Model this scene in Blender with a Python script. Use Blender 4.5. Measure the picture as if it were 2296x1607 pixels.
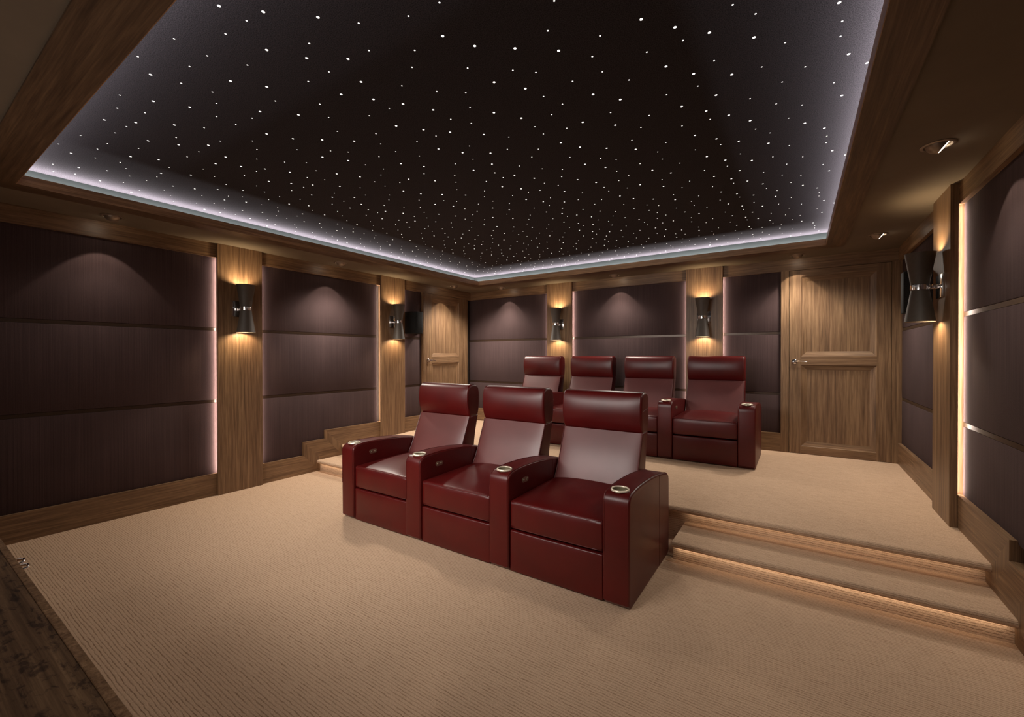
import bpy, bmesh, math, random
from mathutils import Vector, Matrix
random.seed(7)
for o in list(bpy.data.objects): bpy.data.objects.remove(o)
SC = bpy.context.scene
COL = SC.collection
PI = math.pi

# ---------------------------------------------------------------- camera
cam = bpy.data.cameras.new('camera'); cam_o = bpy.data.objects.new('camera', cam); COL.objects.link(cam_o)
cam.sensor_fit = 'HORIZONTAL'; cam.sensor_width = 36.0; cam.lens = 962.8 / 2296 * 36; cam.clip_start = .02
R_ = Vector((0.83286984, 0.55346844, -0.00071577)); U_ = Vector((-0.00245176, 0.00498268, 0.99998458)); F_ = Vector((-0.55346348, 0.83285524, -0.0055069))
M_ = Matrix(((R_.x, U_.x, -F_.x, 4.81404), (R_.y, U_.y, -F_.y, -5.92636), (R_.z, U_.z, -F_.z, 1.38088), (0, 0, 0, 1)))
cam_o.matrix_world = M_
SC.camera = cam_o
# ---------------------------------------------------------------- world, view
wd = bpy.data.worlds.new('world'); SC.world = wd; wd.use_nodes = True
wd.node_tree.nodes['Background'].inputs[0].default_value = (0, 0, 0, 1)
SC.view_settings.view_transform = 'Standard'; SC.view_settings.look = 'None'
SC.view_settings.gamma = 1.0; SC.view_settings.use_curve_mapping = False
SC.view_settings.exposure = 0.65
# energies (the room's lamps and the added fills are placed by their own builders below)
E_COVE = 6.8         # W per metre of cove strip
E_PIL = 1.7          # W per metre of pilaster strip
E_SCONCE = 7.0
E_WASH = 4.5         # eyeball lamp, narrow beam on its wall
E_ROOM = 42.0        # added wide fill below each eyeball lamp, besides its own beam
E_STEP = .17         # W per metre
E_FILL_SCREEN = .25
WARM = (1.0, .84, .68); WARM2 = (1.0, .90, .78); COOL = (1.0, .93, .96)

# ---------------------------------------------------------------- dimensions (metres)
W = 5.685            # room width (x), left wall x=0, back wall y=0, floor z=0
YF = -6.04           # front wall
H = 2.5              # soffit height
PZ = .26             # platform height
FR = 2.365           # frieze underside
RB = .03             # how far the fabric lies behind the wood frame
TP = .032            # pilaster projection
ZC = 2.65            # star ceiling

# ---------------------------------------------------------------- helpers
def link(name, me, mat, parent=None, loc=None):
    o = bpy.data.objects.new(name, me); COL.objects.link(o)
    if mat is not None:
        for m in (mat if isinstance(mat, (list, tuple)) else [mat]): me.materials.append(m)
    if parent is not None: o.parent = parent
    if loc is not None: o.location = loc
    return o
def tag(o, label, cat, group=None, kind=None):
    if label: o['label'] = label
    if cat: o['category'] = cat
    if group: o['group'] = group
    if kind: o['kind'] = kind
    return o
def empty(name, loc, label=None, cat=None, group=None, kind=None, rz=0):
    o = bpy.data.objects.new(name, None); COL.objects.link(o); o.location = loc; o.rotation_euler = (0, 0, rz)
    o.empty_display_size = .1
    return tag(o, label, cat, group, kind)
def struct(o): o['kind'] = 'structure'; return o
def to_mesh(bm, name, smooth=None):
    bmesh.ops.recalc_face_normals(bm, faces=bm.faces[:])
    me = bpy.data.meshes.new(name); bm.to_mesh(me); bm.free()
    if smooth is not None:
        for p in me.polygons: p.use_smooth = True
        me.set_sharp_from_angle(angle=math.radians(smooth))
    return me
def local(me, parent):
    """mesh written in world coordinates -> local coordinates of a parent Empty that only has a location"""
    if parent is not None: me.transform(Matrix.Translation(-Vector(parent.location)))
    return me
def bx(bm, x0, x1, y0, y1, z0, z1, bevel=0, seg=2):
    vs = [bm.verts.new((x, y, z)) for x in (x0, x1) for y in (y0, y1) for z in (z0, z1)]
    fs = []
    for q in ((0, 1, 3, 2), (4, 6, 7, 5), (0, 4, 5, 1), (2, 3, 7, 6), (0, 2, 6, 4), (1, 5, 7, 3)):
        fs.append(bm.faces.new([vs[i] for i in q]))
    if bevel:
        es = set(e for f in fs for e in f.edges)
        bmesh.ops.bevel(bm, geom=list(es), offset=bevel, segments=seg, profile=.5, affect='EDGES')
    return vs
def prism(bm, pts, axis, a, b, mats=None):
    """extrude polygon pts along axis from a to b; pts are the two remaining coordinates in xyz order"""
    def v3(p, t):
        if axis == 'x': return (t, p[0], p[1])
        if axis == 'y': return (p[0], t, p[1])
        return (p[0], p[1], t)
    A = [bm.verts.new(v3(p, a)) for p in pts]; B = [bm.verts.new(v3(p, b)) for p in pts]
    fs = [bm.faces.new(A), bm.faces.new(B[::-1])]
    n = len(pts)
    for i in range(n): fs.append(bm.faces.new((A[i], B[i], B[(i + 1) % n], A[(i + 1) % n])))
    if mats is not None:
        for f in fs: f.material_index = mats
    return fs
def lathe(bm, prof, n=48, center=(0, 0), cap=False):
    rings = []
    for r, z in prof:
        if r < 1e-6: rings.append([bm.verts.new((center[0], center[1], z))])
        else: rings.append([bm.verts.new((center[0] + r * math.cos(2 * PI * k / n), center[1] + r * math.sin(2 * PI * k / n), z)) for k in range(n)])
    for a, b in zip(rings, rings[1:]):
        for k in range(n):
            k2 = (k + 1) % n
            if len(a) == 1 and len(b) == 1: continue
            if len(a) == 1: bm.faces.new((a[0], b[k], b[k2]))
            elif len(b) == 1: bm.faces.new((a[k], a[k2], b[0]))
            else: bm.faces.new((a[k], a[k2], b[k2], b[k]))
    return rings
def tube(bm, pts, r, n=8, closed=False):
    pts = [Vector(p) for p in pts]; rings = []
    m = len(pts); prev = None
    for i, p in enumerate(pts):
        if closed: t = pts[(i + 1) % m] - pts[i - 1]
        else: t = pts[min(i + 1, m - 1)] - pts[max(i - 1, 0)]
        t.normalize()
        ref = prev if prev is not None else (Vector((0, 0, 1)) if abs(t.z) < .9 else Vector((1, 0, 0)))
        u = (ref - t * ref.dot(t)).normalized(); v = t.cross(u); prev = u
        rings.append([bm.verts.new(p + r * (math.cos(2 * PI * k / n) * u + math.sin(2 * PI * k / n) * v)) for k in range(n)])
    for i in range(m if closed else m - 1):
        a, b = rings[i], rings[(i + 1) % m]
        for k in range(n): bm.faces.new((a[k], a[(k + 1) % n], b[(k + 1) % n], b[k]))
    if not closed:
        bm.faces.new(rings[0][::-1]); bm.faces.new(rings[-1])
def box_obj(name, mat, parent, *boxes, bevel=0, seg=2, smooth=None):
    bm = bmesh.new()
    for b in boxes: bx(bm, *b, bevel=bevel, seg=seg)
    return link(name, local(to_mesh(bm, name, smooth), parent), mat, parent)
def children(o): return [c for c in COL.objects if c.parent == o]
def dup(root, loc, label, rz=None):
    r = root.copy(); COL.objects.link(r); r.location = loc; r['label'] = label
    if rz is not None: r.rotation_euler = (0, 0, rz)
    for c in KIDS[root.name]:
        d = c.copy(); COL.objects.link(d); d.parent = r
        for g in KIDS.get(c.name, []):
            e = g.copy(); COL.objects.link(e); e.parent = d
    return r
KIDS = {}
def remember(root):
    KIDS[root.name] = children(root)
    for c in KIDS[root.name]: KIDS[c.name] = children(c)
def lamp(kind, name, loc, energy, color, parent=None, aim=None, **kw):
    L = bpy.data.lights.new(name, kind); L.energy = energy; L.color = color
    for k, v in kw.items(): setattr(L, k, v)
    o = bpy.data.objects.new(name, L); COL.objects.link(o)
    if parent is not None:
        o.parent = parent; loc = Vector(loc) - Vector(parent.location) if parent.rotation_euler.z == 0 else Vector(loc)
    o.location = loc
    if aim is not None: o.rotation_euler = Vector(aim).to_track_quat('-Z', 'Y').to_euler()
    return o

# ---------------------------------------------------------------- materials
def new_mat(name):
    m = bpy.data.materials.new(name); m.use_nodes = True
    nt = m.node_tree; b = nt.nodes['Principled BSDF']
    return m, nt, b
def N(nt, t, **kw):
    n = nt.nodes.new(t)
    for k, v in kw.items(): setattr(n, k, v)
    return n
def L(nt, a, b): nt.links.new(a, b)
def pos(nt, scale):
    g = N(nt, 'ShaderNodeNewGeometry'); mp = N(nt, 'ShaderNodeMapping'); mp.inputs['Scale'].default_value = scale
    L(nt, g.outputs['Position'], mp.inputs['Vector']); return mp.outputs[0]
def noise(nt, vec, scale, detail=4, rough=.55, dist=0):
    n = N(nt, 'ShaderNodeTexNoise'); n.inputs['Scale'].default_value = scale; n.inputs['Detail'].default_value = detail
    n.inputs['Roughness'].default_value = rough; n.inputs['Distortion'].default_value = dist
    L(nt, vec, n.inputs['Vector']); return n.outputs['Fac']
def ramp(nt, fac, stops):
    r = N(nt, 'ShaderNodeValToRGB'); e = r.color_ramp.elements
    while len(e) < len(stops): e.new(.5)
    for q, (p, c) in zip(e, stops): q.position = p; q.color = (*c, 1)
    L(nt, fac, r.inputs[0]); return r.outputs[0]
def math_(nt, op, a, b=None, c=None):
    n = N(nt, 'ShaderNodeMath', operation=op)
    for i, v in enumerate((a, b, c)):
        if v is None: continue
        if isinstance(v, (int, float)): n.inputs[i].default_value = v
        else: L(nt, v, n.inputs[i])
    return n.outputs[0]
def mixc(nt, fac, a, b, mode='MIX'):
    n = N(nt, 'ShaderNodeMix', data_type='RGBA', blend_type=mode)
    if isinstance(fac, (int, float)): n.inputs[0].default_value = fac
    else: L(nt, fac, n.inputs[0])
    for i, v in ((6, a), (7, b)):
        if isinstance(v, tuple): n.inputs[i].default_value = (*v, 1)
        else: L(nt, v, n.inputs[i])
    return n.outputs[2]
def bump(nt, b, h, strength, dist=.002):
    n = N(nt, 'ShaderNodeBump'); n.inputs['Strength'].default_value = strength; n.inputs['Distance'].default_value = dist
    L(nt, h, n.inputs['Height']); L(nt, n.outputs[0], b.inputs['Normal'])

def wood_mat(name, axis, k=1.0, rough=.42):
    m, nt, b = new_mat(name)
    s = {'x': (2.0, 58, 58), 'y': (58, 2.0, 58), 'z': (58, 58, 2.0)}[axis]
    s2 = {'x': (5, 190, 190), 'y': (190, 5, 190), 'z': (190, 190, 5)}[axis]
    a = noise(nt, pos(nt, s), 1.0, 5, .6, .35); c = noise(nt, pos(nt, s2), 1.0, 3, .6); w_ = noise(nt, pos(nt, tuple(v * .12 for v in s)), 1.0, 3, .5, .8)
    base = ramp(nt, a, [(.28, (.120 * k, .070 * k, .038 * k)), (.5, (.215 * k, .131 * k, .073 * k)), (.72, (.325 * k, .208 * k, .118 * k))])
    fine = ramp(nt, c, [(.3, (.70, .66, .62)), (.62, (1.08, 1.06, 1.04))])
    big = ramp(nt, w_, [(.3, (.84, .80, .80)), (.7, (1.1, 1.1, 1.06))])
    col = mixc(nt, 1, mixc(nt, 1, base, fine, 'MULTIPLY'), big, 'MULTIPLY')
    L(nt, col, b.inputs['Base Color']); b.inputs['Roughness'].default_value = rough
    b.inputs['Specular IOR Level'].default_value = .4
    bump(nt, b, a, .12, .001)
    return m
WOOD = {a: wood_mat('walnut_' + n, a) for a, n in (('x', 'grain_across_back'), ('y', 'grain_along_side'), ('z', 'grain_upright'))}
def cab_mat():
    m = wood_mat('mottled_cabinet_wood', 'x', .72, .8); nt = m.node_tree; b = nt.nodes['Principled BSDF']; b.inputs['Specular IOR Level'].default_value = .12
    old = b.inputs['Base Color'].links[0].from_socket
    f = ramp(nt, noise(nt, pos(nt, (22, 48, 48)), 1.0, 4, .65, .6), [(.52, (1, 1, 1)), (.64, (.42, .40, .44))])
    L(nt, mixc(nt, 1, old, f, 'MULTIPLY'), b.inputs['Base Color'])
    return m
WOOD_CAB = cab_mat()
CAB_EDGE = wood_mat('golden_cabinet_wood', 'z', 1.15, .8); CAB_EDGE.node_tree.nodes['Principled BSDF'].inputs['Specular IOR Level'].default_value = .12
LIP_GLOW = {a: wood_mat('glow_painted_lip_wood_' + a, a, 1.7, .4) for a in 'xy'}  # same beam wood, lightened: cove glow painted into the inner face colour
BEAM_SHADE = {a: wood_mat('shade_painted_beam_wood_' + a, a, .55, .5) for a in 'xy'}  # same wood again, darkened: shade of the underside painted into its colour

def fabric_mat():
    m, nt, b = new_mat('plum_brown_fabric')
    g = N(nt, 'ShaderNodeNewGeometry'); sp = N(nt, 'ShaderNodeSeparateXYZ'); L(nt, g.outputs['Position'], sp.inputs[0])
    t = math_(nt, 'ADD', sp.outputs[0], sp.outputs[1])
    cb = N(nt, 'ShaderNodeCombineXYZ'); L(nt, t, cb.inputs[0]); L(nt, sp.outputs[2], cb.inputs[2])
    def sc(v):
        mp = N(nt, 'ShaderNodeMapping'); mp.inputs['Scale'].default_value = v; L(nt, cb.outputs[0], mp.inputs['Vector']); return mp.outputs[0]
    v1 = noise(nt, sc((250, 1, 1.0)), 1.0, 3, .6); v2 = noise(nt, sc((420, 1, 520)), 1.0, 1, .5); big = noise(nt, sc((3, 1, 2)), 1.0, 2)
    f = math_(nt, 'ADD', math_(nt, 'MULTIPLY', v1, .28), math_(nt, 'ADD', math_(nt, 'MULTIPLY', v2, .62), math_(nt, 'MULTIPLY', big, .10)))
    col = ramp(nt, f, [(.36, (.031, .0195, .0198)), (.5, (.069, .0445, .0445)), (.64, (.121, .079, .079))])
    L(nt, col, b.inputs['Base Color']); b.inputs['Roughness'].default_value = .95; b.inputs['Specular IOR Level'].default_value = .15
    bump(nt, b, f, .5, .002)
    return m
FABRIC = fabric_mat()

def carpet_mat():
    m, nt, b = new_mat('beige_ribbed_carpet')
    g = N(nt, 'ShaderNodeNewGeometry'); sp = N(nt, 'ShaderNodeSeparateXYZ'); L(nt, g.outputs['Position'], sp.inputs[0])
    wob = noise(nt, pos(nt, (2.2, 8, 8)), 1.0, 3, .6); wob2 = noise(nt, pos(nt, (30, 60, 60)), 1.0, 2, .6)
    s = math_(nt, 'ADD', sp.outputs[1], sp.outputs[2])
    s = math_(nt, 'ADD', s, math_(nt, 'ADD', math_(nt, 'MULTIPLY', wob, .020), math_(nt, 'MULTIPLY', wob2, .010)))
    fr = math_(nt, 'FRACT', math_(nt, 'DIVIDE', s, .0138))
    tri = math_(nt, 'ABSOLUTE', math_(nt, 'SUBTRACT', fr, .5))          # 0 rib crown .. .5 groove
    grv = N(nt, 'ShaderNodeMapRange', interpolation_type='SMOOTHSTEP'); grv.inputs[1].default_value = .26; grv.inputs[2].default_value = .5
    L(nt, tri, grv.inputs[0])
    patch = noise(nt, pos(nt, (14, 60, 60)), 1.0, 3, .6)
    gv = math_(nt, 'MULTIPLY', grv.outputs[0], ramp(nt, patch, [(.35, (.25, .25, .25)), (.62, (1, 1, 1))]))
    tuft = noise(nt, pos(nt, (230, 230, 230)), 1.0, 2, .7)
    light = ramp(nt, tuft, [(.3, (.51, .352, .240)), (.7, (.73, .520, .362))])
    col = mixc(nt, math_(nt, 'MULTIPLY', gv, .78), light, (.27, .155, .088))
    L(nt, col, b.inputs['Base Color']); b.inputs['Roughness'].default_value = 1; b.inputs['Specular IOR Level'].default_value = .05
    h = math_(nt, 'ADD', math_(nt, 'MULTIPLY', gv, -1.0), math_(nt, 'MULTIPLY', tuft, .9))
    bump(nt, b, h, .45, .004)
    return m
CARPET = carpet_mat()

def leather_mat(name='oxblood_red_leather', cols=((.070, .0022, .0020), (.092, .0029, .0025)), rough=.39, spec=.5):
    m, nt, b = new_mat(name)
    tc = N(nt, 'ShaderNodeTexCoord')
    n1 = noise(nt, tc.outputs['Object'], 260, 3, .6); n2 = noise(nt, tc.outputs['Object'], 5, 2)
    col = ramp(nt, n2, [(.3, cols[0]), (.7, cols[1])])
    L(nt, col, b.inputs['Base Color']); b.inputs['Roughness'].default_value = rough; b.inputs['Specular IOR Level'].default_value = spec

    bump(nt, b, n1, .06, .0006)
    return m
LEATHER = leather_mat()
LEATHER_SHEEN = leather_mat('red_leather_painted_sheen', ((.110, .026, .024), (.135, .034, .031)), .42, .66)  # same red leather with the backrests' reflected sheen put into its colour
def plain(name, col, rough=.5, metal=0, spec=.5, emis=None, est=0, var=0.06, scale=40):
    m, nt, b = new_mat(name)
    n = noise(nt, pos(nt, (1, 1, 1)), scale, 3)
    c = ramp(nt, n, [(.3, tuple(v * (1 - var) for v in col)), (.7, tuple(v * (1 + var) for v in col))])
    L(nt, c, b.inputs['Base Color']); b.inputs['Roughness'].default_value = rough; b.inputs['Metallic'].default_value = metal
    b.inputs['Specular IOR Level'].default_value = spec
    if emis: b.inputs['Emission Color'].default_value = (*emis, 1); b.inputs['Emission Strength'].default_value = est
    return m
SOFFIT = plain('taupe_painted_plaster', (.175, .138, .098), .85, spec=.2, scale=3)
STITCH = plain('red_piping', (.20, .012, .012), .35)
CHROME = plain('polished_chrome', (.83, .80, .78), .13, 1)
BRASS = plain('satin_champagne_brass', (.86, .76, .60), .30, .45)
PLATE = plain('antique_brass_switch', (.42, .36, .27), .3, .8)
DKBRASS = plain('dark_bronze_cup', (.20, .165, .10), .45, .3)
SHADE = plain('dark_bronze_shade', (.080, .062, .048), .55)
SHADE_IN = plain('shade_lining', (.10, .078, .06), .55)
BRONZE = plain('brushed_bronze', (.30, .24, .185), .38, .6)
LENS = plain('lit_lens', (.9, .9, .85), .4, emis=(1, .86, .68), est=7)
STRIP = plain('dark_gloss_strip', (.050, .030, .020), .30, .35)
BLACKS = plain('black_speaker_cloth', (.012, .013, .013), .8, spec=.25, var=.4, scale=120)
COVEP = plain('grey_cove_paint', (.022, .0265, .025), .8, spec=.1, scale=3)
GAP = plain('dark_gap', (.02, .012, .008), .9)
STARM = plain('star_glow', (1, 1, 1), .5, emis=(1, .96, .9), est=1.15)
def star_cloth():
    m, nt, b = new_mat('black_star_cloth')
    n = noise(nt, pos(nt, (240, 240, 240)), 1.0, 2, .7)
    col = ramp(nt, n, [(.32, (.020, .0185, .021)), (.66, (.068, .062, .069))])
    L(nt, col, b.inputs['Base Color']); b.inputs['Roughness'].default_value = .95; b.inputs['Specular IOR Level'].default_value = .08
    bump(nt, b, n, .4, .002)
    return m
CLOTH = star_cloth()

# ================================================================ SETTING
def S(name, mat, *boxes, **kw): return struct(box_obj(name, mat, None, *boxes, **kw))
S('floor', CARPET, (-.3, W + .3, YF - .2, .3, -.12, 0))
S('wall_left', GAP, (-.30, -.066, YF, .30, 0, 3.0))
S('wall_back', GAP, (-.30, W + .30, .066, .30, 0, 3.0))
S('wall_right', GAP, (W + .066, W + .30, YF, .30, 0, 3.0))
S('wall_front', WOOD['x'], (-.30, W + .30, YF - .2, YF, 0, 3.0))
# soffit ring and slab above
BO = .475; BI = .635; CW = .45
S('ceiling', SOFFIT,
  (-.07, BO + .08, YF, .07, H, H + .012), (W - BO - .08, W + .07, YF, .07, H, H + .012),
  (BO + .08, W - BO - .08, -BO - .04, .07, H, H + .012), (BO + .08, W - BO - .08, YF, YF + BO + .08, H, H + .012),
  (-.3, W + .3, YF - .2, .3, ZC + .05, 3.0))
# friezes under the soffit
S('trim_1', WOOD['y'], (-.066, 0, YF, .0, FR, H))
S('trim_2', WOOD['x'], (-.066, W + .066, 0, .066, FR, H))
S('trim_3', WOOD['y'], (W, W + .066, YF, 0, FR, H))

# skirting with mitred steps on the side walls
def skirting(name, x0, x1):
    bm = bmesh.new()
    a, b, c, d = -3.094, -2.88, -2.815, -2.60
    def q(pts, mi): prism(bm, pts, 'x', x0, x1, mi)
    q([(YF, 0), (b, 0), (a, .215), (YF, .215)], 0)
    q([(a, .215), (b, 0), (b, .157), (a, .372)], 1)
    q([(a, .372), (b, .157), (d, .157), (c, .372)], 0)
    q([(c, .372), (d, .157), (d, PZ), (c, .475)], 1)
    q([(c, .475), (d, PZ), (0.0, PZ), (0.0, .475)], 0)
    q([(b, 0), (0, 0), (0, PZ), (d, PZ), (d, .157), (b, .157)], 0)
    o = link(name, to_mesh(bm, name), [WOOD['y'], WOOD['z']]); struct(o)
skirting('baseboard_left', -.066, 0)
skirting('baseboard_right', W, W + .066)
S('baseboard_back', WOOD['x'], (-.12, 1.551 + .03, 0, .066, 0, .475), (1.978 - .03, 3.61 + .03, 0, .066, 0, .475), (4.04 - .03, 4.652, 0, .066, 0, .475))

# ---------------------------------------------------------------- doors
def door(name, along, a0, a1, face, side, c_in, c_out, handle_a):
    """along: 'x' (back wall, faces -y) or 'y' (left wall, faces +x). a0..a1 leaf extent, c_in/c_out casing outer edges"""
    org = (face[0], face[1], PZ)
    root = empty(name, org); struct(root)
    z0, z1 = PZ + .004, FR - .004
    n = Vector((0, -1, 0)) if along == 'x' else Vector((1, 0, 0))
    def P(a, d, z):   # a = along wall, d = towards the room
        return (a, -d, z) if along == 'x' else (d, a, z)
    D0 = -.004        # leaf face
    wp = (a1 - a0)
    f = .115 if wp > .88 else .108
    i0, i1 = a0 + f, a1 - f
    bev, dep = .055, .022
    panels = [(1.376, 2.286), (.35, 1.276)]
    bm = bmesh.new()
    def quad(p): return bm.faces.new([bm.verts.new(P(*q)) for q in p])
    # stiles / rails (front faces) with material 0 upright, 1 along
    zs = [z0, .35, 1.276, 1.376, 2.286, z1]
    for u0, u1 in ((a0, i0), (i1, a1)): quad([(u0, D0, z0), (u1, D0, z0), (u1, D0, z1), (u0, D0, z1)]).material_index = 0
    for w0, w1 in ((z0, .35), (1.276, 1.376), (2.286, z1)): quad([(i0, D0, w0), (i1, D0, w0), (i1, D0, w1), (i0, D0, w1)]).material_index = 1
    for p0, p1 in panels:
        o_ = [(i0, D0, p0), (i1, D0, p0), (i1, D0, p1), (i0, D0, p1)]
        m_ = [(i0 + .004, D0 - .006, p0 + .004), (i1 - .004, D0 - .006, p0 + .004), (i1 - .004, D0 - .006, p1 - .004), (i0 + .004, D0 - .006, p1 - .004)]
        k_ = [(i0 + bev, D0 - dep, p0 + bev), (i1 - bev, D0 - dep, p0 + bev), (i1 - bev, D0 - dep, p1 - bev), (i0 + bev, D0 - dep, p1 - bev)]
        for A, B in ((o_, m_), (m_, k_)):
            for j in range(4):
                jj = (j + 1) % 4
                quad([A[j], A[jj], B[jj], B[j]]).material_index = 1 if j % 2 == 0 else 0
        quad(k_).material_index = 0
    # edges and back
    Db = -.05
    for A, B in (((a0, z0), (a1, z0)), ((a1, z0), (a1, z1)), ((a1, z1), (a0, z1)), ((a0, z1), (a0, z0))):
        quad([(A[0], D0, A[1]), (B[0], D0, B[1]), (B[0], Db, B[1]), (A[0], Db, A[1])])
    quad([(a0, Db, z0), (a1, Db, z0), (a1, Db, z1), (a0, Db, z1)])
    bmesh.ops.remove_doubles(bm, verts=bm.verts[:], dist=1e-5)
    me = to_mesh(bm, 'door_leaf')
    link('door_leaf', local(me, root), [WOOD['z'], WOOD['x'] if along == 'x' else WOOD['y']], root)
    # casing: two upright boards, each with a small rebate line
    for (u0, u1) in ((c_in, a0 - .004), (a1 + .004, c_out)):
        bm = bmesh.new()
        def cb(p0, p1, d0, d1):
            A = P(p0, d0, PZ); B = P(p1, d1, FR)
            bx(bm, min(A[0], B[0]), max(A[0], B[0]), min(A[1], B[1]), max(A[1], B[1]), PZ, FR)
        cb(u0, u1, -.06, 0.0)
        e = .022
        if along == 'y': cb(u0 + e, u1 - e, 0.0, .006)
        else: cb(u0 + .002, u1 - .002, 0.0, .003)
        link('door_casing', local(to_mesh(bm, 'door_casing'), root), WOOD['z'], root)
    # lever handle
    bm = bmesh.new()
    rot = Matrix.Rotation(PI / 2, 4, 'X') if along == 'x' else Matrix.Rotation(PI / 2, 4, 'Y')
    lathe(bm, [(0, 0), (.026, 0), (.028, .003), (.028, .007), (.022, .011), (.011, .013), (.009, .018), (.009, .048), (.012, .052), (.012, .058), (0, .06)], 32)
    for v in bm.verts: v.co = rot @ v.co
    me = to_mesh(bm, 'handle_rose', 40)
    bm = bmesh.new(); bm.from_mesh(me); bpy.data.meshes.remove(me)
    hz = 1.315
    s = 1
    pts = [(0, .052, 0), (.03 * s, .054, .003), (.06 * s, .053, .003), (.095 * s, .050, -.001), (.118 * s, .046, -.003)]
    tube(bm, [(p[0], -p[1], p[2]) if along == 'x' else (p[1], p[0], p[2]) for p in pts], .0065, 10)
    hb = P(handle_a, D0, hz)
    for v in bm.verts: v.co += Vector(hb)
    link('door_handle', local(to_mesh(bm, 'door_handle', 40), root), CHROME, root)
    return root
door('door_1', 'x', 4.736, 5.632, (5.18, 0, 0), 1, 4.652, W + .034, 4.786)
door('door_2', 'y', -1.078, -.209, (0, -.64, 0), 1, -1.168, -.085, -1.048)

# ================================================================ ACOUSTIC PANEL BAYS
def bay(axis, a0, a1, z0, label, side):
    """axis 'y': on a side wall (side=-1 left, +1 right); 'x': back wall. Three fabric panels parted by two strips."""
    def B(d0, d1, p0, p1, q0, q1):   # d = depth behind the wood plane
        if axis == 'x': return (p0, p1, d0, d1, q0, q1)
        if side < 0: return (-d1, -d0, p0, p1, q0, q1)
        return (W + d0, W + d1, p0, p1, q0, q1)
    c = B(RB, RB, (a0 + a1) / 2, (a0 + a1) / 2, z0, z0)
    root = empty('acoustic_panel_bay', (c[0], c[2], z0), label, 'wall panel', 'fabric wall panel bays')
    zs = [z0 - .02 if z0 > .3 else z0 - .02, .92, .95, 1.636, 1.666, FR + .02]
    for k in (0, 2, 4):
        bm = bmesh.new(); b = B(RB, .066, a0, a1, zs[k], zs[k + 1]); bx(bm, *b, bevel=.005, seg=2)
        link('fabric_panel', local(to_mesh(bm, 'fabric_panel', 40), root), FABRIC, root)
    for k in (1, 3):
        bm = bmesh.new(); b = B(RB + .002, .066, a0, a1, zs[k] + .001, zs[k + 1] - .001); bx(bm, *b)
        link('trim_strip', local(to_mesh(bm, 'trim_strip'), root), STRIP, root)
    return root
bay('y', YF, -3.964, .215, 'long fabric wall panel on the left wall in front of the nearer pilaster', -1)
bay('y', -3.60, -2.015, .215, 'fabric wall panel between the two left pilasters above the stepped skirting', -1)
bay('y', -1.59, -1.168, .475, 'narrow fabric wall panel on the left wall behind the black speaker', -1)
bay('x', -.12, 1.581, .475, 'fabric wall panel on the back wall next to the left corner', 0)
bay('x', 1.948, 3.64, .475, 'widest fabric wall panel in the middle of the back wall', 0)
bay('x', 4.01, 4.652, .475, 'narrow fabric wall panel on the back wall beside the right door', 0)
bay('y', YF, -1.97, .475, 'large fabric wall panel on the right wall nearest the steps', 1)
bay('y', -1.604, .03, .475, 'fabric wall panel on the right wall behind the nearest wall lamp', 1)

# ================================================================ PILASTERS (board, recessed core, light strips behind its edges)
def pilaster(axis, a0, a1, z0, side, label, tp=TP, back=RB):
    def B(d0, d1, p0, p1, q0, q1):   # d = towards the room
        if axis == 'x': return (p0, p1, -d1, -d0, q0, q1)
        if side < 0: return (d0, d1, p0, p1, q0, q1)
        return (W - d1, W - d0, p0, p1, q0, q1)
    def pt(d, p, q):
        b = B(d, d, p, p, q, q); return (b[0], b[2], q)
    c = pt(0, (a0 + a1) / 2, z0)
    root = empty('wood_pilaster', c, label, 'pilaster', 'wooden pilasters with hidden edge lights')
    box_obj('pilaster_board', WOOD['z'], root, B(0.0005, tp, a0, a1, z0, H), bevel=.0012, seg=1)
    zb = .215 if z0 < .1 else .475
    e = .028
    box_obj('pilaster_core', WOOD['z'], root, B(-.066, 0.0005, a0 + e, a1 - e, zb, FR))
    h = FR - zb - .01; zc_ = (FR + zb) / 2
    for s, p in ((-1, a0 + e - .014), (1, a1 - e + .014)):
        n_in = Vector(pt(-1, 0, 0)) - Vector(pt(0, 0, 0))          # into the wall
        al = Vector(pt(0, 1, 0)) - Vector(pt(0, 0, 0))
        aim = (n_in * 1.0 + al * s * -.02).normalized()
        lo = lamp('AREA', 'edge_light', pt(-.0015, p, zc_), E_PIL * h, (1, .83, .71), root, None, shape='RECTANGLE', size=.006, size_y=h)
        zax = -aim; yax = Vector((0, 0, 1)); xax = yax.cross(zax).normalized(); yax = zax.cross(xax)
        lo.rotation_euler = Matrix((xax, yax, zax)).transposed().to_euler()
    return root
pilaster('y', -3.996, -3.570, 0, -1, 'wooden pilaster on the left wall nearest the viewer')
pilaster('y', -1.985, -1.560, PZ, -1, 'wooden pilaster on the left wall beside the black speaker')
pilaster('x', 1.551, 1.978, PZ, 0, 'wooden pilaster on the back wall behind the leftmost rear seats')
pilaster('x', 3.610, 4.040, PZ, 0, 'wooden pilaster on the back wall behind the rightmost rear seat')
pilaster('y', -2.000, -1.574, PZ, 1, 'wooden pilaster on the right wall with brightly lit edge', tp=.040)

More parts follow.
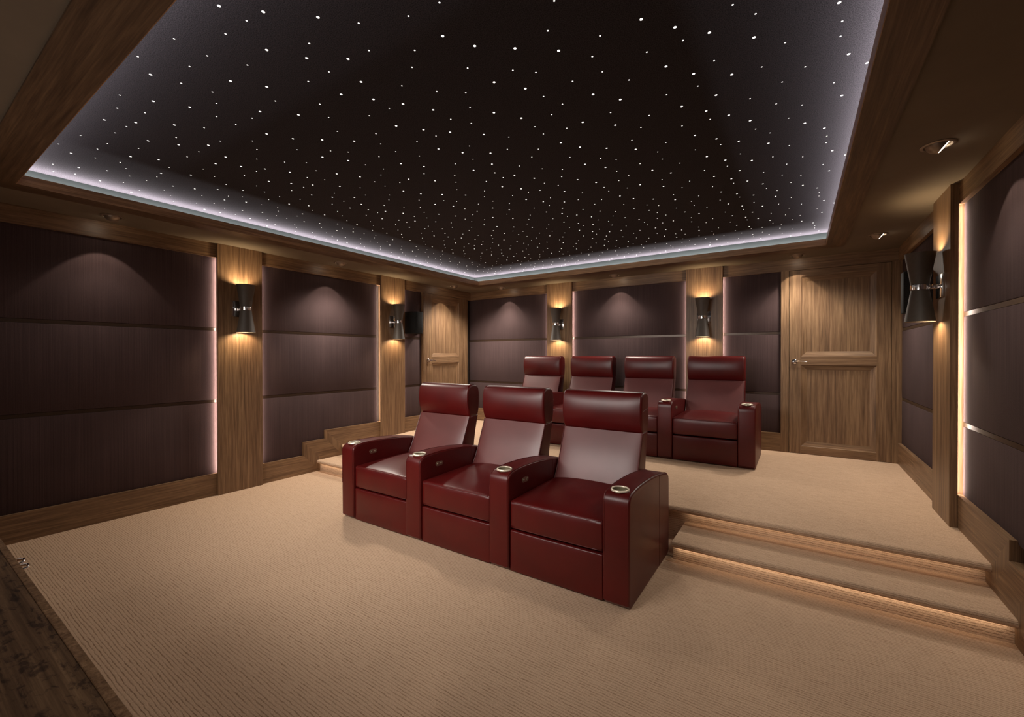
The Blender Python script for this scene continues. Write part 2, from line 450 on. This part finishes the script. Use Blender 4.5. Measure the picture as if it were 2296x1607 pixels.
# ================================================================ WALL LAMPS
def make_sconce():
    """origin at the middle of the plate on the pilaster face; lamp stands off along -y"""
    r = empty('wall_lamp', (0, 0, 0), 'x', 'wall lamp', 'hourglass wall lamps on the pilasters')
    ax = -.108
    bm = bmesh.new(); bx(bm, -.080, .080, -.011, 0, -.080, .080, bevel=.002)
    link('mounting_plate', to_mesh(bm, 'mounting_plate', 30), CHROME, r)
    bm = bmesh.new(); bx(bm, -.012, .012, ax + .04, -.010, -.014, .014, bevel=.004, seg=3)
    link('arm', to_mesh(bm, 'arm', 40), CHROME, r)
    bm = bmesh.new(); lathe(bm, [(.0495, -.018), (.0525, -.0175), (.0530, 0), (.0525, .0175), (.0495, .018)], 64, (0, ax))
    link('center_ring', to_mesh(bm, 'center_ring', 50), CHROME, r)
    for s in (1, -1):
        bm = bmesh.new()
        prof = [(0, .012), (.0490, .012), (.0495, .018), (.0605, .090), (.0840, .2405), (.0845, .2418), (.0832, .2422), (.0822, .2405), (.059, .092), (.047, .022), (0, .022)]
        lathe(bm, [(a, s * z) for a, z in prof], 64, (0, ax))
        me = to_mesh(bm, 'lamp_shade', 35)
        o = link('lamp_shade', me, [SHADE, SHADE_IN], r)
        for p in me.polygons:
            c = p.center; rr = math.hypot(c.x, c.y - ax)
            nn = Vector((c.x, c.y - ax, 0))
            if p.normal.dot(nn) < -1e-5 and abs(c.z) > .03 and abs(c.z) < .2404: p.material_index = 1
        lamp('SPOT', 'bulb', (0, ax, s * .200), E_SCONCE, (1, .76, .48), r, (0, .85, s * 1.0), spot_size=math.radians(150), spot_blend=1.0, shadow_soft_size=.030)
    remember(r)
    return r
sc0 = make_sconce()
spots_s = [((TP, -3.783, 1.864), PI / 2, 'hourglass wall lamp on the left wall pilaster nearest the viewer'),
           ((TP, -1.772, 1.864), PI / 2, 'hourglass wall lamp on the left wall next to the black speaker'),
           ((1.765, -TP, 1.864), 0, 'hourglass wall lamp on the back wall, left of the two there'),
           ((3.825, -TP, 1.864), 0, 'hourglass wall lamp on the back wall, seen head-on behind the last rear seat'),
           ((W - .040, -1.787, 1.864), -PI / 2, 'largest-looking hourglass wall lamp, on the right wall pilaster')]
for i, (p, rz, lb) in enumerate(spots_s):
    if i == 0: sc0.location = p; sc0.rotation_euler = (0, 0, rz); sc0['label'] = lb
    else: dup(sc0, p, lb, rz)

# ================================================================ SPEAKERS
def speaker(side, label):
    sx = (lambda d: d) if side < 0 else (lambda d: W - d)
    bm = bmesh.new()
    pts = [(-RB + .001, -1.548), (.170, -1.478), (.186, -1.462), (.186, -1.356), (.170, -1.335), (-RB + .001, -1.250)]
    fs = prism(bm, [(sx(a), b) for a, b in pts], 'z', 1.715, 2.035)
    bmesh.ops.recalc_face_normals(bm, faces=bm.faces[:])
    bmesh.ops.bevel(bm, geom=bm.edges[:], offset=.006, segments=2, profile=.5, affect='EDGES')
    root = empty('surround_speaker', (sx(0), -1.40, 1.715), label, 'speaker', 'black wall speakers')
    link('cabinet', local(to_mesh(bm, 'cabinet', 35), root), BLACKS, root)
    bm = bmesh.new()   # grille cloth frames on the slanted face and the front
    prism(bm, [(sx(.0), -1.5415), (sx(.166), -1.4855), (sx(.163), -1.4815), (sx(.002), -1.536)], 'z', 1.73, 2.02)
    link('grille', local(to_mesh(bm, 'grille'), root), BLACKS, root)
speaker(-1, 'black angular speaker on the left wall between pilaster and door')
speaker(1, 'black speaker on the right wall, half hidden behind the nearest wall lamp')

# ================================================================ CEILING: beam, cove, star cloth
root = empty('ceiling_beam_frame', (W / 2, -3.0, H), 'wooden beam frame around the star ceiling', 'ceiling trim')
def ring_boxes(i0, i1, z0, z1):
    """ring between inset i0 (outer) and i1 (inner) measured from the walls; front/back use the y walls"""
    yb0, yb1 = -.432 + (BO - i0), -.432 + (BO - i1)      # the back run sits a little closer to its wall
    yf0, yf1 = -5.565 - (BO - i0), -5.565 - (BO - i1)
    return yb0, yb1, yf0, yf1
yb0, yb1, yf0, yf1 = ring_boxes(BO, BI, 0, 0)
yf1 = -5.385
# side runs (grain along y) and end runs (grain along x), mitred
def mitre(name, mat, z0, z1, o0, o1, parent):
    (xa, xb, ya, yb) = o0      # outer rectangle
    (xc, xd, yc, yd) = o1      # inner rectangle
    bm = bmesh.new()
    prism(bm, [(xa, ya), (xc, yc), (xc, yd), (xa, yb)], 'z', z0, z1, 0)
    prism(bm, [(xb, ya), (xd, yc), (xd, yd), (xb, yb)], 'z', z0, z1, 0)
    prism(bm, [(xa, yb), (xb, yb), (xd, yd), (xc, yd)], 'z', z0, z1, 1)
    prism(bm, [(xa, ya), (xb, ya), (xd, yc), (xc, yc)], 'z', z0, z1, 1)
    return link(name, local(to_mesh(bm, name), parent), mat, parent)
OUT = (BO, W - BO, yf0, yb0); INN = (BI, W - BI, yf1, yb1)
mitre('beam_underside', [BEAM_SHADE['y'], BEAM_SHADE['x']], H - .010, H + .010, OUT, (BI - .003, W - BI + .003, yf1 - .003, yb1 + .003), root)
LIP = .022
mitre('beam_inner_face', [LIP_GLOW['y'], LIP_GLOW['x']], H - .010, 2.556, (BI - .003, W - BI + .003, yf1 - .003, yb1 + .003), INN, root)
mitre('beam_upstand', [BEAM_SHADE['y'], BEAM_SHADE['x']], H + .010, 2.552, (BI - LIP, W - BI + LIP, yf1 - LIP, yb1 + LIP), (BI - .003, W - BI + .003, yf1 - .003, yb1 + .003), root)
# cove trough floor and side panels
CX0, CX1, CY1, CY0 = CW, W - CW, -CW, -5.59
tr = box_obj('cove_panel', COVEP, root,
    (CX0 - .02, CX0, CY0, CY1, H + .013, ZC), (CX1, CX1 + .02, CY0, CY1, H + .013, ZC),
    (CX0 - .02, CX1 + .02, CY1, CY1 + .02, H + .013, ZC), (CX0 - .02, CX1 + .02, CY0 - .02, CY0, H + .013, ZC))
# cove light strips: lying in the trough, shining up
zl = H + .034
for (cx, cy, lx, ly) in ((CX0 + .045, (CY0 + CY1) / 2, .02, CY1 - CY0 - .12), (CX1 - .045, (CY0 + CY1) / 2, .02, CY1 - CY0 - .12),
                         ((CX0 + CX1) / 2, CY1 - .045, CX1 - CX0 - .12, .02), ((CX0 + CX1) / 2, CY0 + .045, CX1 - CX0 - .12, .02)):
    lo = lamp('AREA', 'cove_light', (cx, cy, zl), E_COVE * max(lx, ly), COOL, root, (0, 0, 1), shape='RECTANGLE', size=1, size_y=1)
    lo.rotation_euler = (PI, 0, 0); lo.data.size = lx; lo.data.size_y = ly
# star cloth
sp = empty('star_ceiling', (W / 2, -3.0, ZC), 'black fabric ceiling panel scattered with tiny white stars', 'ceiling panel')
box_obj('ceiling_cloth', CLOTH, sp, (CX0 - .02, CX1 + .02, CY0 - .02, CY1 + .02, ZC, ZC + .03))
TX, TY = 1.3025, .985
TILE = [(.524,.672,1),(.626,.771,1),(.765,.893,1),(.441,.876,1),(.529,.006,1),(.108,.887,1),(.2,.012,1),(.431,.234,1),(.524,.343,1),(.613,.447,1),(.936,.752,1),(1.024,.87,1),(1.271,.096,1),(.1,.218,1),(.699,.565,1),(1.077,.225,1),(.431,.564,1),(1.146,.334,1),(1.271,.433,1),(.107,.541,1),(.666,.103,1),(.586,.227,1),(1.078,.558,1),(.534,.758,0),(.864,.007,0),(1.041,.085,0),(1.175,.103,0),(.399,.745,0),(.206,.647,0),(.616,.95,0),(.778,.119,0),(.931,.22,0),(1.267,.604,0),(.205,.759,0),(.07,.746,0),(.282,.877,0),(.528,.107,0),(.847,.285,0),(.393,.095,0),(1.256,.877,0),(.716,.347,0),(.818,.465,0),(1.169,.928,0),(.122,.091,0),(.276,.224,0),(.528,.435,0),(.393,.422,0),(.779,.766,0),(1.04,.98,0),(.206,.317,0),(1.04,.419,0),(.923,.547,0),(.866,.648,0),(.716,.676,0),(1.17,.674,1),(1.21,.772,0),(.122,.424,0),(.276,.557,0),(1.192,.537,0)]
KS = (ZC - 1.38088) / (2.604 - 1.38088)
stars = []
for i in range(-2, 8):
    for j in range(-9, 3):
        for (u, v, b) in TILE:
            X = 4.81404 + (i * TX + u - 4.81404) * KS; Y = -5.92636 + (j * TY + v + 5.92636) * KS
            if CX0 + .02 < X < CX1 - .02 and CY0 + .02 < Y < CY1 - .02:
                d = Vector((X, Y, ZC)) - Vector(M_.translation)
                dep = d.dot(F_)
                vis = dep > .2 and abs(d.dot(R_) / dep) < 1.19 and d.dot(U_) / dep < .83
                stars.append((0 if vis else 1, dep / (2 if b else 1), X, Y, b))
stars.sort()
def disc(bm, x, y, z, r, n=10, t=.0016):
    A = [bm.verts.new((x + r * math.cos(2 * PI * k / n), y + r * math.sin(2 * PI * k / n), z)) for k in range(n)]
    c = bm.verts.new((x, y, z - t))
    for k in range(n): bm.faces.new((A[k], A[(k + 1) % n], c))
    bm.faces.new(A)
SM = []
for rr in (.0038, .0062):
    bm = bmesh.new(); disc(bm, 0, 0, 0, rr); me = to_mesh(bm, 'star'); me.materials.append(STARM); SM.append(me)
for k, (_, _, X, Y, b) in enumerate(stars[:100]):
    o = bpy.data.objects.new('star', SM[b]); COL.objects.link(o); o.parent = sp; o.location = (X - W / 2, Y + 3.0, -.0004)
bm = bmesh.new()
for (_, _, X, Y, b) in stars[100:]: disc(bm, X - W / 2, Y + 3.0, -.0004, .0062 if b else .0038, 8)
o = link('star_field', to_mesh(bm, 'star_field'), STARM, sp); o['kind'] = 'stuff'

# ================================================================ EYEBALL DOWNLIGHTS
def make_spot():
    """origin on the soffit; the lamp looks towards +x and down"""
    r = empty('eyeball_spotlight', (0, 0, 0), 'x', 'ceiling light', 'eyeball spotlights in the soffit')
    bm = bmesh.new(); lathe(bm, [(.052, .004), (.072, .0), (.072, -.003), (.068, -.006), (.058, -.007), (.053, -.003), (.052, .004)], 48)
    link('flange', to_mesh(bm, 'flange', 40), BRONZE, r)
    R0 = .053; n = Vector((.77, 0, -.64)).normalized(); cut = .035; cz = .010
    bm = bmesh.new(); bmesh.ops.create_uvsphere(bm, u_segments=48, v_segments=32, radius=R0)
    for v in bm.verts:
        d = v.co.dot(n)
        if d > cut:
            q = v.co - n * d; rim = math.sqrt(R0 ** 2 - cut ** 2)
            f = min(1, q.length / rim)
            v.co = q + n * (cut - .010 * (1 - f))
    for v in bm.verts: v.co.z += cz
    link('eyeball', to_mesh(bm, 'eyeball', 35), BRONZE, r)
    bm = bmesh.new()
    u = Vector((0, 1, 0)); w = n.cross(u); c = n * (cut + .0002) + Vector((0, 0, cz)); rl = .0365
    vs = [bm.verts.new(c + rl * (math.cos(2 * PI * k / 32) * u + math.sin(2 * PI * k / 32) * w)) for k in range(32)]
    vb = [bm.verts.new(q.co - n * .0012) for q in vs]
    bm.faces.new(vs); bm.faces.new(vb[::-1])
    for k in range(32): bm.faces.new((vs[k], vs[(k + 1) % 32], vb[(k + 1) % 32], vb[k]))
    link('lens', to_mesh(bm, 'lens'), LENS, r)
    t = math.radians(9)
    c2 = c + n * .012
    lamp('SPOT', 'wall_beam', c2, E_WASH, WARM, r, (math.sin(t), 0, -math.cos(t)), spot_size=math.radians(76), spot_blend=.14, shadow_soft_size=.006)
    lamp('SPOT', 'wall_beam_core', c2, E_WASH * .35, WARM, r, (math.sin(math.radians(14)), 0, -math.cos(math.radians(14))), spot_size=math.radians(44), spot_blend=.5, shadow_soft_size=.006)
    lamp('SPOT', 'room_fill', (-.01, 0, -.11), E_ROOM, WARM2, r, (-.32, 0, -1), spot_size=math.radians(142), spot_blend=1.0, shadow_soft_size=.08)  # fill added under the fixture to brighten floor and seats
    remember(r)
    return r
sp0 = make_spot()
dl = [((.255, -4.833, H), PI, 'eyeball spotlight over the long front panel of the left wall'),
      ((.255, -2.775, H), PI, 'eyeball spotlight over the panel between the left pilasters'),
      ((.255, -.735, H), PI, 'eyeball spotlight over the left door near the corner'),
      ((.800, -.205, H), PI / 2, 'eyeball spotlight at the left end of the back wall soffit'),
      ((2.710, -.205, H), PI / 2, 'eyeball spotlight over the middle panel of the back wall'),
      ((4.812, -.205, H), PI / 2, 'eyeball spotlight at the right end of the back wall soffit by the door'),
      ((W - .252, -.750, H), 0, 'smaller-looking of the two lit eyeball spotlights on the right soffit'),
      ((W - .252, -2.770, H), 0, 'larger-looking lit eyeball spotlight on the right soffit, nearest the viewer'),
      ((W - .252, -4.833, H), 0, 'eyeball spotlight at the front end of the right soffit')]
ROOM_K = [.22, 2.0, 2.1, 1.2, 1.0, 1.2, .60, .40, .30]
for i, (p, rz, lb) in enumerate(dl):
    if i == 0: sp0.location = p; sp0.rotation_euler = (0, 0, rz); sp0['label'] = lb; q = sp0
    else: q = dup(sp0, p, lb, rz)
    for c in children(q):
        if c.name.startswith('room_fill'):
            c.data = c.data.copy(); c.data.energy = E_ROOM * ROOM_K[i]

# ================================================================ PLATFORM AND STEPS
def nose(bm, x0, x1, yf, yr, z1, t):
    """tread with a rounded front edge from yf back to yr"""
    r = t * .5; pts = [(yr, z1 - t)]
    for k in range(9):
        a = -PI / 2 - PI * k / 8
        pts.append((yf + r + r * math.cos(a), z1 - r + r * math.sin(a)))
    pts.append((yr, z1))
    prism(bm, pts, 'x', x0, x1)
bm = bmesh.new()
bx(bm, 0, W, -2.50, .03, 0.0, PZ - .045)
nose(bm, 0, W, -2.592, .03, PZ, .045)
root = empty('raised_platform', (W / 2, -2.5, 0), 'beige carpeted platform carrying the rear row of seats', 'platform')
link('carpeted_deck', local(to_mesh(bm, 'carpeted_deck', 35), root), CARPET, root)
def strip_light(root, x0, x1, y, z, aim=(0, 1.0, -.75)):
    lo = lamp('AREA', 'step_light', ((x0 + x1) / 2, y, z), E_STEP * (x1 - x0), (1, .80, .58), root, aim, shape='RECTANGLE', size=x1 - x0, size_y=.008)
    return lo
SL, SR = 1.50, 4.112
for (x0, x1) in ((0.02, SL), (SR + .02, W - .02)): strip_light(root, x0, x1, -2.530, PZ - .0465)
for (x0, x1, lb) in ((0, SL, 'low carpeted step with a glowing underside left of the front row'), (SR, W, 'low carpeted step with a glowing underside right of the front row')):
    root = empty('carpeted_step', ((x0 + x1) / 2, -2.7, 0), lb, 'step', 'low carpeted steps')
    bm = bmesh.new()
    bx(bm, x0, x1, -2.885, -2.5005, 0.0, .13 - .040)
    nose(bm, x0, x1, -2.930, -2.5005, .13, .040)
    link('carpeted_tread', local(to_mesh(bm, 'carpeted_tread', 35), root), CARPET, root)
    strip_light(root, x0 + .02, x1 - .02, -2.908, .13 - .0415)

# ================================================================ RECLINERS
def ev(o):
    dg = bpy.context.evaluated_depsgraph_get(); dg.update()
    return bpy.data.meshes.new_from_object(o.evaluated_get(dg))
def smooth_poly(bm, fs, w, seg):
    es = set(e for f in fs for e in f.edges)
    bmesh.ops.bevel(bm, geom=list(es), offset=w, segments=seg, profile=.5, affect='EDGES')
def spline(pts, n=6):
    out = []
    m = len(pts)
    for i in range(m - 1):
        p0 = pts[max(i - 1, 0)]; p1 = pts[i]; p2 = pts[i + 1]; p3 = pts[min(i + 2, m - 1)]
        for k in range(n):
            t = k / n
            out.append(tuple(.5 * ((2 * p1[j]) + (-p0[j] + p2[j]) * t + (2 * p0[j] - 5 * p1[j] + 4 * p2[j] - p3[j]) * t * t + (-p0[j] + 3 * p1[j] - 3 * p2[j] + p3[j]) * t ** 3) for j in range(2)))
    out.append(pts[-1]); return out
def side_extrude(prof, x0, x1, bevel, seg=4, crown=None):
    """extrude a (y,z) outline along x, rounding only the two end rims"""
    bm = bmesh.new()
    fs = prism(bm, prof, 'x', x0, x1)
    bmesh.ops.recalc_face_normals(bm, faces=bm.faces[:])
    rims = set(fs[0].edges) | set(fs[1].edges)
    if crown:
        # slice along x for a puffy surface
        long_e = [e for e in bm.edges if e not in rims]
        bmesh.ops.subdivide_edges(bm, edges=long_e, cuts=11, use_grid_fill=True)
        for v in bm.verts:
            u = (v.co.x - (x0 + x1) / 2) / ((x1 - x0) / 2)
            crown(v, u)
    bm.edges.ensure_lookup_table()
    rim = [e for e in bm.edges if all(abs(v.co.x - x0) < 1e-6 for v in e.verts) or all(abs(v.co.x - x1) < 1e-6 for v in e.verts)]
    bmesh.ops.bevel(bm, geom=rim, offset=bevel, segments=seg, profile=.5, affect='EDGES')
    return bm
def pipe_along(bm, prof, x, r, closed=True):
    tube(bm, [(x, p[0], p[1]) for p in prof], r, 6, closed)

# everything below is written for a seat whose middle is x=0 and whose arm fronts are at y=0 (facing -y), floor z=0
AW = .155; PITCH = .787; HW = PITCH / 2 - AW / 2      # half width between arms
ARM = [(0.002, .030), (0.000, .30), (0.000, .560)] + [(.058 - .058 * math.cos(a), .572 + .058 * math.sin(a)) for a in [PI / 2 * k / 7 for k in range(1, 7)]] + \
      [(.062, .6305), (.12, .6365), (.20, .6385), (.30, .636), (.42, .629), (.52, .6195), (.62, .607), (.72, .592), (.775, .581), (.81, .571), (.838, .552), (.850, .525), (.853, .30), (.851, .030), (.82, .004), (.03, .004)]
def make_arm(parent, xc, switch):
    bm = side_extrude(ARM, xc - AW / 2, xc + AW / 2, .014, 4)
    me = to_mesh(bm, 'armrest')
    o = link('armrest', me, LEATHER, parent)
    # well for the cup holder
    cy, r = .072, .0415
    bm = bmesh.new(); lathe(bm, [(0, .56), (r, .56), (r, .70), (0, .70)], 40, (xc, cy)); cut = link('cutter', to_mesh(bm, 'cutter'), None, parent)
    md = o.modifiers.new('b', 'BOOLEAN'); md.object = cut; md.operation = 'DIFFERENCE'; md.solver = 'EXACT'
    me2 = ev(o); o.modifiers.clear(); o.data = me2
    if not me2.materials: me2.materials.append(LEATHER)
    bpy.data.objects.remove(cut)
    # piping lines near both edges of the top/front
    bm = bmesh.new(); bm.from_mesh(me2)
    line = ARM[1:-5]
    for s in (-1, 1): tube(bm, [(xc + s * (AW / 2 - .0105), y + (-.0002 if z < .56 else 0), z + (.0002 if z >= .56 else 0)) for y, z in line], .0022, 6)
    # upright seams on the outer faces
    for s in (-1, 1): tube(bm, [(xc + s * (AW / 2), .60, .012), (xc + s * (AW / 2), .60, .600)], .0014, 6)
    me3 = bpy.data.meshes.new('armrest'); bm.to_mesh(me3); bm.free()
    me3.materials.append(LEATHER)
    for p in me3.polygons: p.use_smooth = True; p.material_index = 0
    me3.set_sharp_from_angle(angle=math.radians(38)); o.data = me3
    # cup holder: ring and cup
    bm = bmesh.new()
    zt = .6365
    prof = [(.0405, zt + .001)] + [(.0445 + .0048 * math.cos(a), zt + .002 + .0048 * math.sin(a)) for a in [PI - 2 * PI * k / 12 for k in range(0, 8)]] + [(.0405, zt - .004)]
    lathe(bm, [(.0414, zt - .001), (.0416, zt + .002), (.0435, zt + .0050), (.0465, zt + .0062), (.0495, zt + .0052), (.0515, zt + .0020), (.0520, zt - .005)], 48, (xc, cy))
    for v in bm.verts:   # the rim follows the slope of the arm top
        if v.co.z > .6: v.co.z += .02 * (v.co.y - cy)
    lathe(bm, [(0, .572), (.0380, .572), (.0400, .576), (.0412, .637)], 48, (xc, cy))
    me = to_mesh(bm, 'cup_holder', 60)
    me.materials.append(BRASS); me.materials.append(DKBRASS)
    for p in me.polygons:
        c = p.center
        if c.z < .625 and math.hypot(c.x - xc, c.y - cy) < .0412: p.material_index = 1
    link('cup_holder', me, None, o)
    if switch:
        bm = bmesh.new(); xs = xc + AW / 2
        pts = []
        hw, hh = .040, .0175
        for (sy, a0) in ((1, -PI / 2), (-1, PI / 2)):
            for k in range(9):
                a = a0 + PI * k / 8; pts.append((.207 + sy * (hw - hh) + hh * math.cos(a), .547 + hh * math.sin(a)))
        prism(bm, pts, 'x', xs - .002, xs + .004)
        bmesh.ops.bevel(bm, geom=[e for e in bm.edges if all(v.co.x > xs + .003 for v in e.verts)], offset=.0015, segments=2, affect='EDGES')
        for s in (-1, 1):
            b2 = lathe(bm, [(.0095, 0), (.009, .003), (.006, .0045), (0, .005)], 20)
            for ring in b2:
                for v in ring: v.co = Vector((xs + .004 + v.co.z, .207 + s * .019 + v.co.x, .547 + v.co.y))
        link('switch_plate', to_mesh(bm, 'switch_plate', 40), PLATE, o)
    return o

def make_recliner():
    r = empty('cinema_recliner', (0, 0, 0), 'x', 'armchair', 'red leather cinema recliners')
    x0, x1 = -HW + .003, HW - .003
    # foot rest panel
    bm = bmesh.new(); bx(bm, x0, x1, .016, .10, .008, .268)
    bmesh.ops.subdivide_edges(bm, edges=bm.edges[:], cuts=9, use_grid_fill=True)
    for v in bm.verts:
        u = v.co.x / x1; w = (v.co.z - .138) / .13
        if v.co.y < .05: v.co.y -= .009 * (1 - u ** 4) * (1 - w ** 4)
    o = link('footrest', to_mesh(bm, 'footrest'), LEATHER, r)
    md = o.modifiers.new('b', 'BEVEL'); md.width = .016; md.segments = 4; md.limit_method = 'ANGLE'; md.angle_limit = math.radians(50)
    me = ev(o); o.modifiers.clear(); o.data = me
    for p in me.polygons: p.use_smooth = True
    # seat cushion, crowned
    bm = bmesh.new(); bx(bm, x0, x1, .018, .62, .279, .457)
    bmesh.ops.subdivide_edges(bm, edges=bm.edges[:], cuts=13, use_grid_fill=True)
    for v in bm.verts:
        u = v.co.x / x1; w = (v.co.z - .368) / .089; t = (v.co.y - .018) / .602
        if v.co.z > .456: v.co.z += .036 * (1 - abs(u) ** 2.4) * min(1, max(0, t / .45)) ** .6 * (1 if t < .6 else 1 - .35 * (t - .6) / .4) + .010 * t
        if v.co.y < .019: v.co.y -= .012 * (1 - u ** 4) * (1 - w ** 4)
    o = link('seat_cushion', to_mesh(bm, 'seat_cushion'), LEATHER, r)
    md = o.modifiers.new('b', 'BEVEL'); md.width = .020; md.segments = 5; md.limit_method = 'ANGLE'; md.angle_limit = math.radians(50)
    me = ev(o); o.modifiers.clear()
    bm = bmesh.new(); bm.from_mesh(me)
    tube(bm, [(x0 + .012 + (x1 - x0 - .024) * k / 20, .0185 - .008 * (1 - (2 * k / 20 - 1) ** 4) * .4, .4515) for k in range(21)], .0038, 6)
    tube(bm, [(x0 + .012 + (x1 - x0 - .024) * k / 20, .0195 - .008 * (1 - (2 * k / 20 - 1) ** 4) * .4, .288) for k in range(21)], .0030, 6)
    me3 = bpy.data.meshes.new('seat_cushion'); bm.to_mesh(me3); bm.free(); me3.materials.append(LEATHER)
    for p in me3.polygons: p.use_smooth = True; p.material_index = 0
    o.data = me3
    # hidden body between the arms, under the back
    bm = bmesh.new(); bx(bm, x0, x1, .11, .835, .012, .275, bevel=.012); bx(bm, x0, x1, .63, .835, .27, .50, bevel=.012)
    link('base', to_mesh(bm, 'base', 35), LEATHER, r)
    # back: lower cushion and head cushion, side profiles in (y,z)
    bx0, bx1 = -.309, .309
    F = [(.575, .43), (.610, .467), (.662, .560), (.712, .680), (.752, .775), (.775, .832)]
    back = spline(F, 3) + spline([(.905, .838), (.870, .70), (.845, .56), (.842, .40)], 3) + [(.60, .40)]
    def puff_b(v, u):
        if v.co.y < .80 and v.co.z < .84: v.co.y -= .012 * (1 - abs(u) ** 6) * max(0, math.sin(PI * (v.co.z - .40) / .44))
    bm = side_extrude(back, bx0, bx1, .012, 3, puff_b)
    for s in (-1, 1): tube(bm, [(s * (.309 - .004), y - .001, z) for y, z in spline(F, 3)[2:]], .0026, 6)
    me = to_mesh(bm, 'backrest', 50)
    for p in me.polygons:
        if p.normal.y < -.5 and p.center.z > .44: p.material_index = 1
    link('backrest', me, [LEATHER, LEATHER_SHEEN], r)
    Hp = spline([(.800, .826), (.782, .834), (.765, .860), (.750, .905), (.742, .955), (.742, 1.010), (.748, 1.060), (.762, 1.098), (.790, 1.117), (.835, 1.121), (.880, 1.114), (.908, 1.092), (.922, 1.050), (.925, .98), (.918, .90), (.903, .842), (.880, .826)], 4)
    def puff(v, u):
        if v.co.y < .80: v.co.y -= .012 * (1 - abs(u) ** 4) * max(0, math.sin(PI * min(1, max(0, (v.co.z - .83) / .29))))
    bm = side_extrude(Hp, bx0 - .002, bx1 + .002, .020, 5, puff)
    # piping just inside the front rim, and the cross seam on each side
    for s in (-1, 1):
        tube(bm, [(s * (.311 - .0165), y + .0016, z) for y, z in Hp[10:40]], .0026, 6)
        tube(bm, [(s * .3112, .765, .985), (s * .3112, .905, 1.005)], .0016, 6)
    link('headrest', to_mesh(bm, 'headrest', 50), LEATHER, r)
    make_arm(r, -PITCH / 2, True)
    remember(r)
    return r
rec = make_recliner()
end_arm = None
rows = [(-3.665, 0.0, [2.0225, 2.8095, 3.5965], ['leftmost', 'middle', 'rightmost'], 'front row of three'),
        (-1.118, PZ, [1.643, 2.430, 3.217, 4.004], ['leftmost', 'second from left', 'third from left', 'rightmost'], 'rear row on the platform')]
first = True
last_roots = []
for y, z, xs, names, rn in rows:
    for x_, nm in zip(xs, names):
        lb = 'dark red leather recliner, %s of the %s' % (nm, rn)
        if first: rec.location = (x_, y, z); rec['label'] = lb; q = rec; first = False
        else: q = dup(rec, (x_, y, z), lb)
        q['group'] = 'red leather recliners in the ' + ('front row' if z == 0 else 'rear row')
        if nm == 'rightmost': last_roots.append(q)
a = make_arm(last_roots[0], PITCH / 2, False)
b = a.copy(); COL.objects.link(b); b.parent = last_roots[1]
for g in children(a):
    h = g.copy(); COL.objects.link(h); h.parent = b

# ================================================================ LOW CABINET (bottom left) AND ADDED FILL SCREEN on the unseen front wall
root = empty('media_cabinet', (2.817, -5.86, 0), 'dark wooden low cabinet in the near left corner of the picture', 'cabinet')
XA, XB = .95, 4.60; YT = -5.668; ZT = .70
box_obj('body', WOOD_CAB, root, (XA, XB, YF + .002, YT, 0, ZT - .002), bevel=.001, seg=1)
nd = 4
for k in range(nd):
    u0 = 2.817 + (k - 2) * .95 + .002; u1 = u0 + .946
    u0 = max(u0, XA); u1 = min(u1, XB)
    d = box_obj('cabinet_door', CAB_EDGE, root, (u0, u1, YT + .0005, YT + .018, .02, ZT), bevel=.0012, seg=1)
    hx = u1 - .195
    if k > 1: continue
    bm = bmesh.new()
    for s in (-1, 1):
        c = hx + s * .034
        pts = [(c - .026, YT + .017, .675), (c - .022, YT + .034, .676), (c - .010, YT + .041, .677), (c + .010, YT + .041, .677), (c + .022, YT + .034, .676), (c + .026, YT + .017, .675)]
        tube(bm, pts, .0045, 8)
    me = to_mesh(bm, 'pull_handle', 50); me.transform(Matrix.Translation(-Vector(root.location)))
    link('pull_handle', me, CHROME, d)
SCR = plain('added_glow_cloth', (.8, .8, .8), .9, emis=(1.0, .90, .84), est=E_FILL_SCREEN)  # glow of a made-up screen behind the camera
root = empty('added_fill_screen', (2.80, YF, 1.0), 'unseen screen in a black frame, added on the front wall to light the seats', 'screen')
box_obj('screen_frame', BLACKS, root, (1.00, 4.60, YF + .0005, YF + .03, .90, .96), (1.00, 4.60, YF + .0005, YF + .03, 2.28, 2.34), (1.00, 1.06, YF + .0005, YF + .03, .96, 2.28), (4.54, 4.60, YF + .0005, YF + .03, .96, 2.28))
box_obj('screen_cloth', SCR, root, (1.06, 4.54, YF + .0005, YF + .015, .96, 2.28))
lamp('AREA', 'added_seat_fill', (2.30, YF + .03, 1.86), 30.0, (1.0, .94, .88), root, (.0, .93, -.42), shape='RECTANGLE', size=2.5, size_y=.80, spread=math.radians(84))  # area fill added in front of the screen to brighten seats and back wall
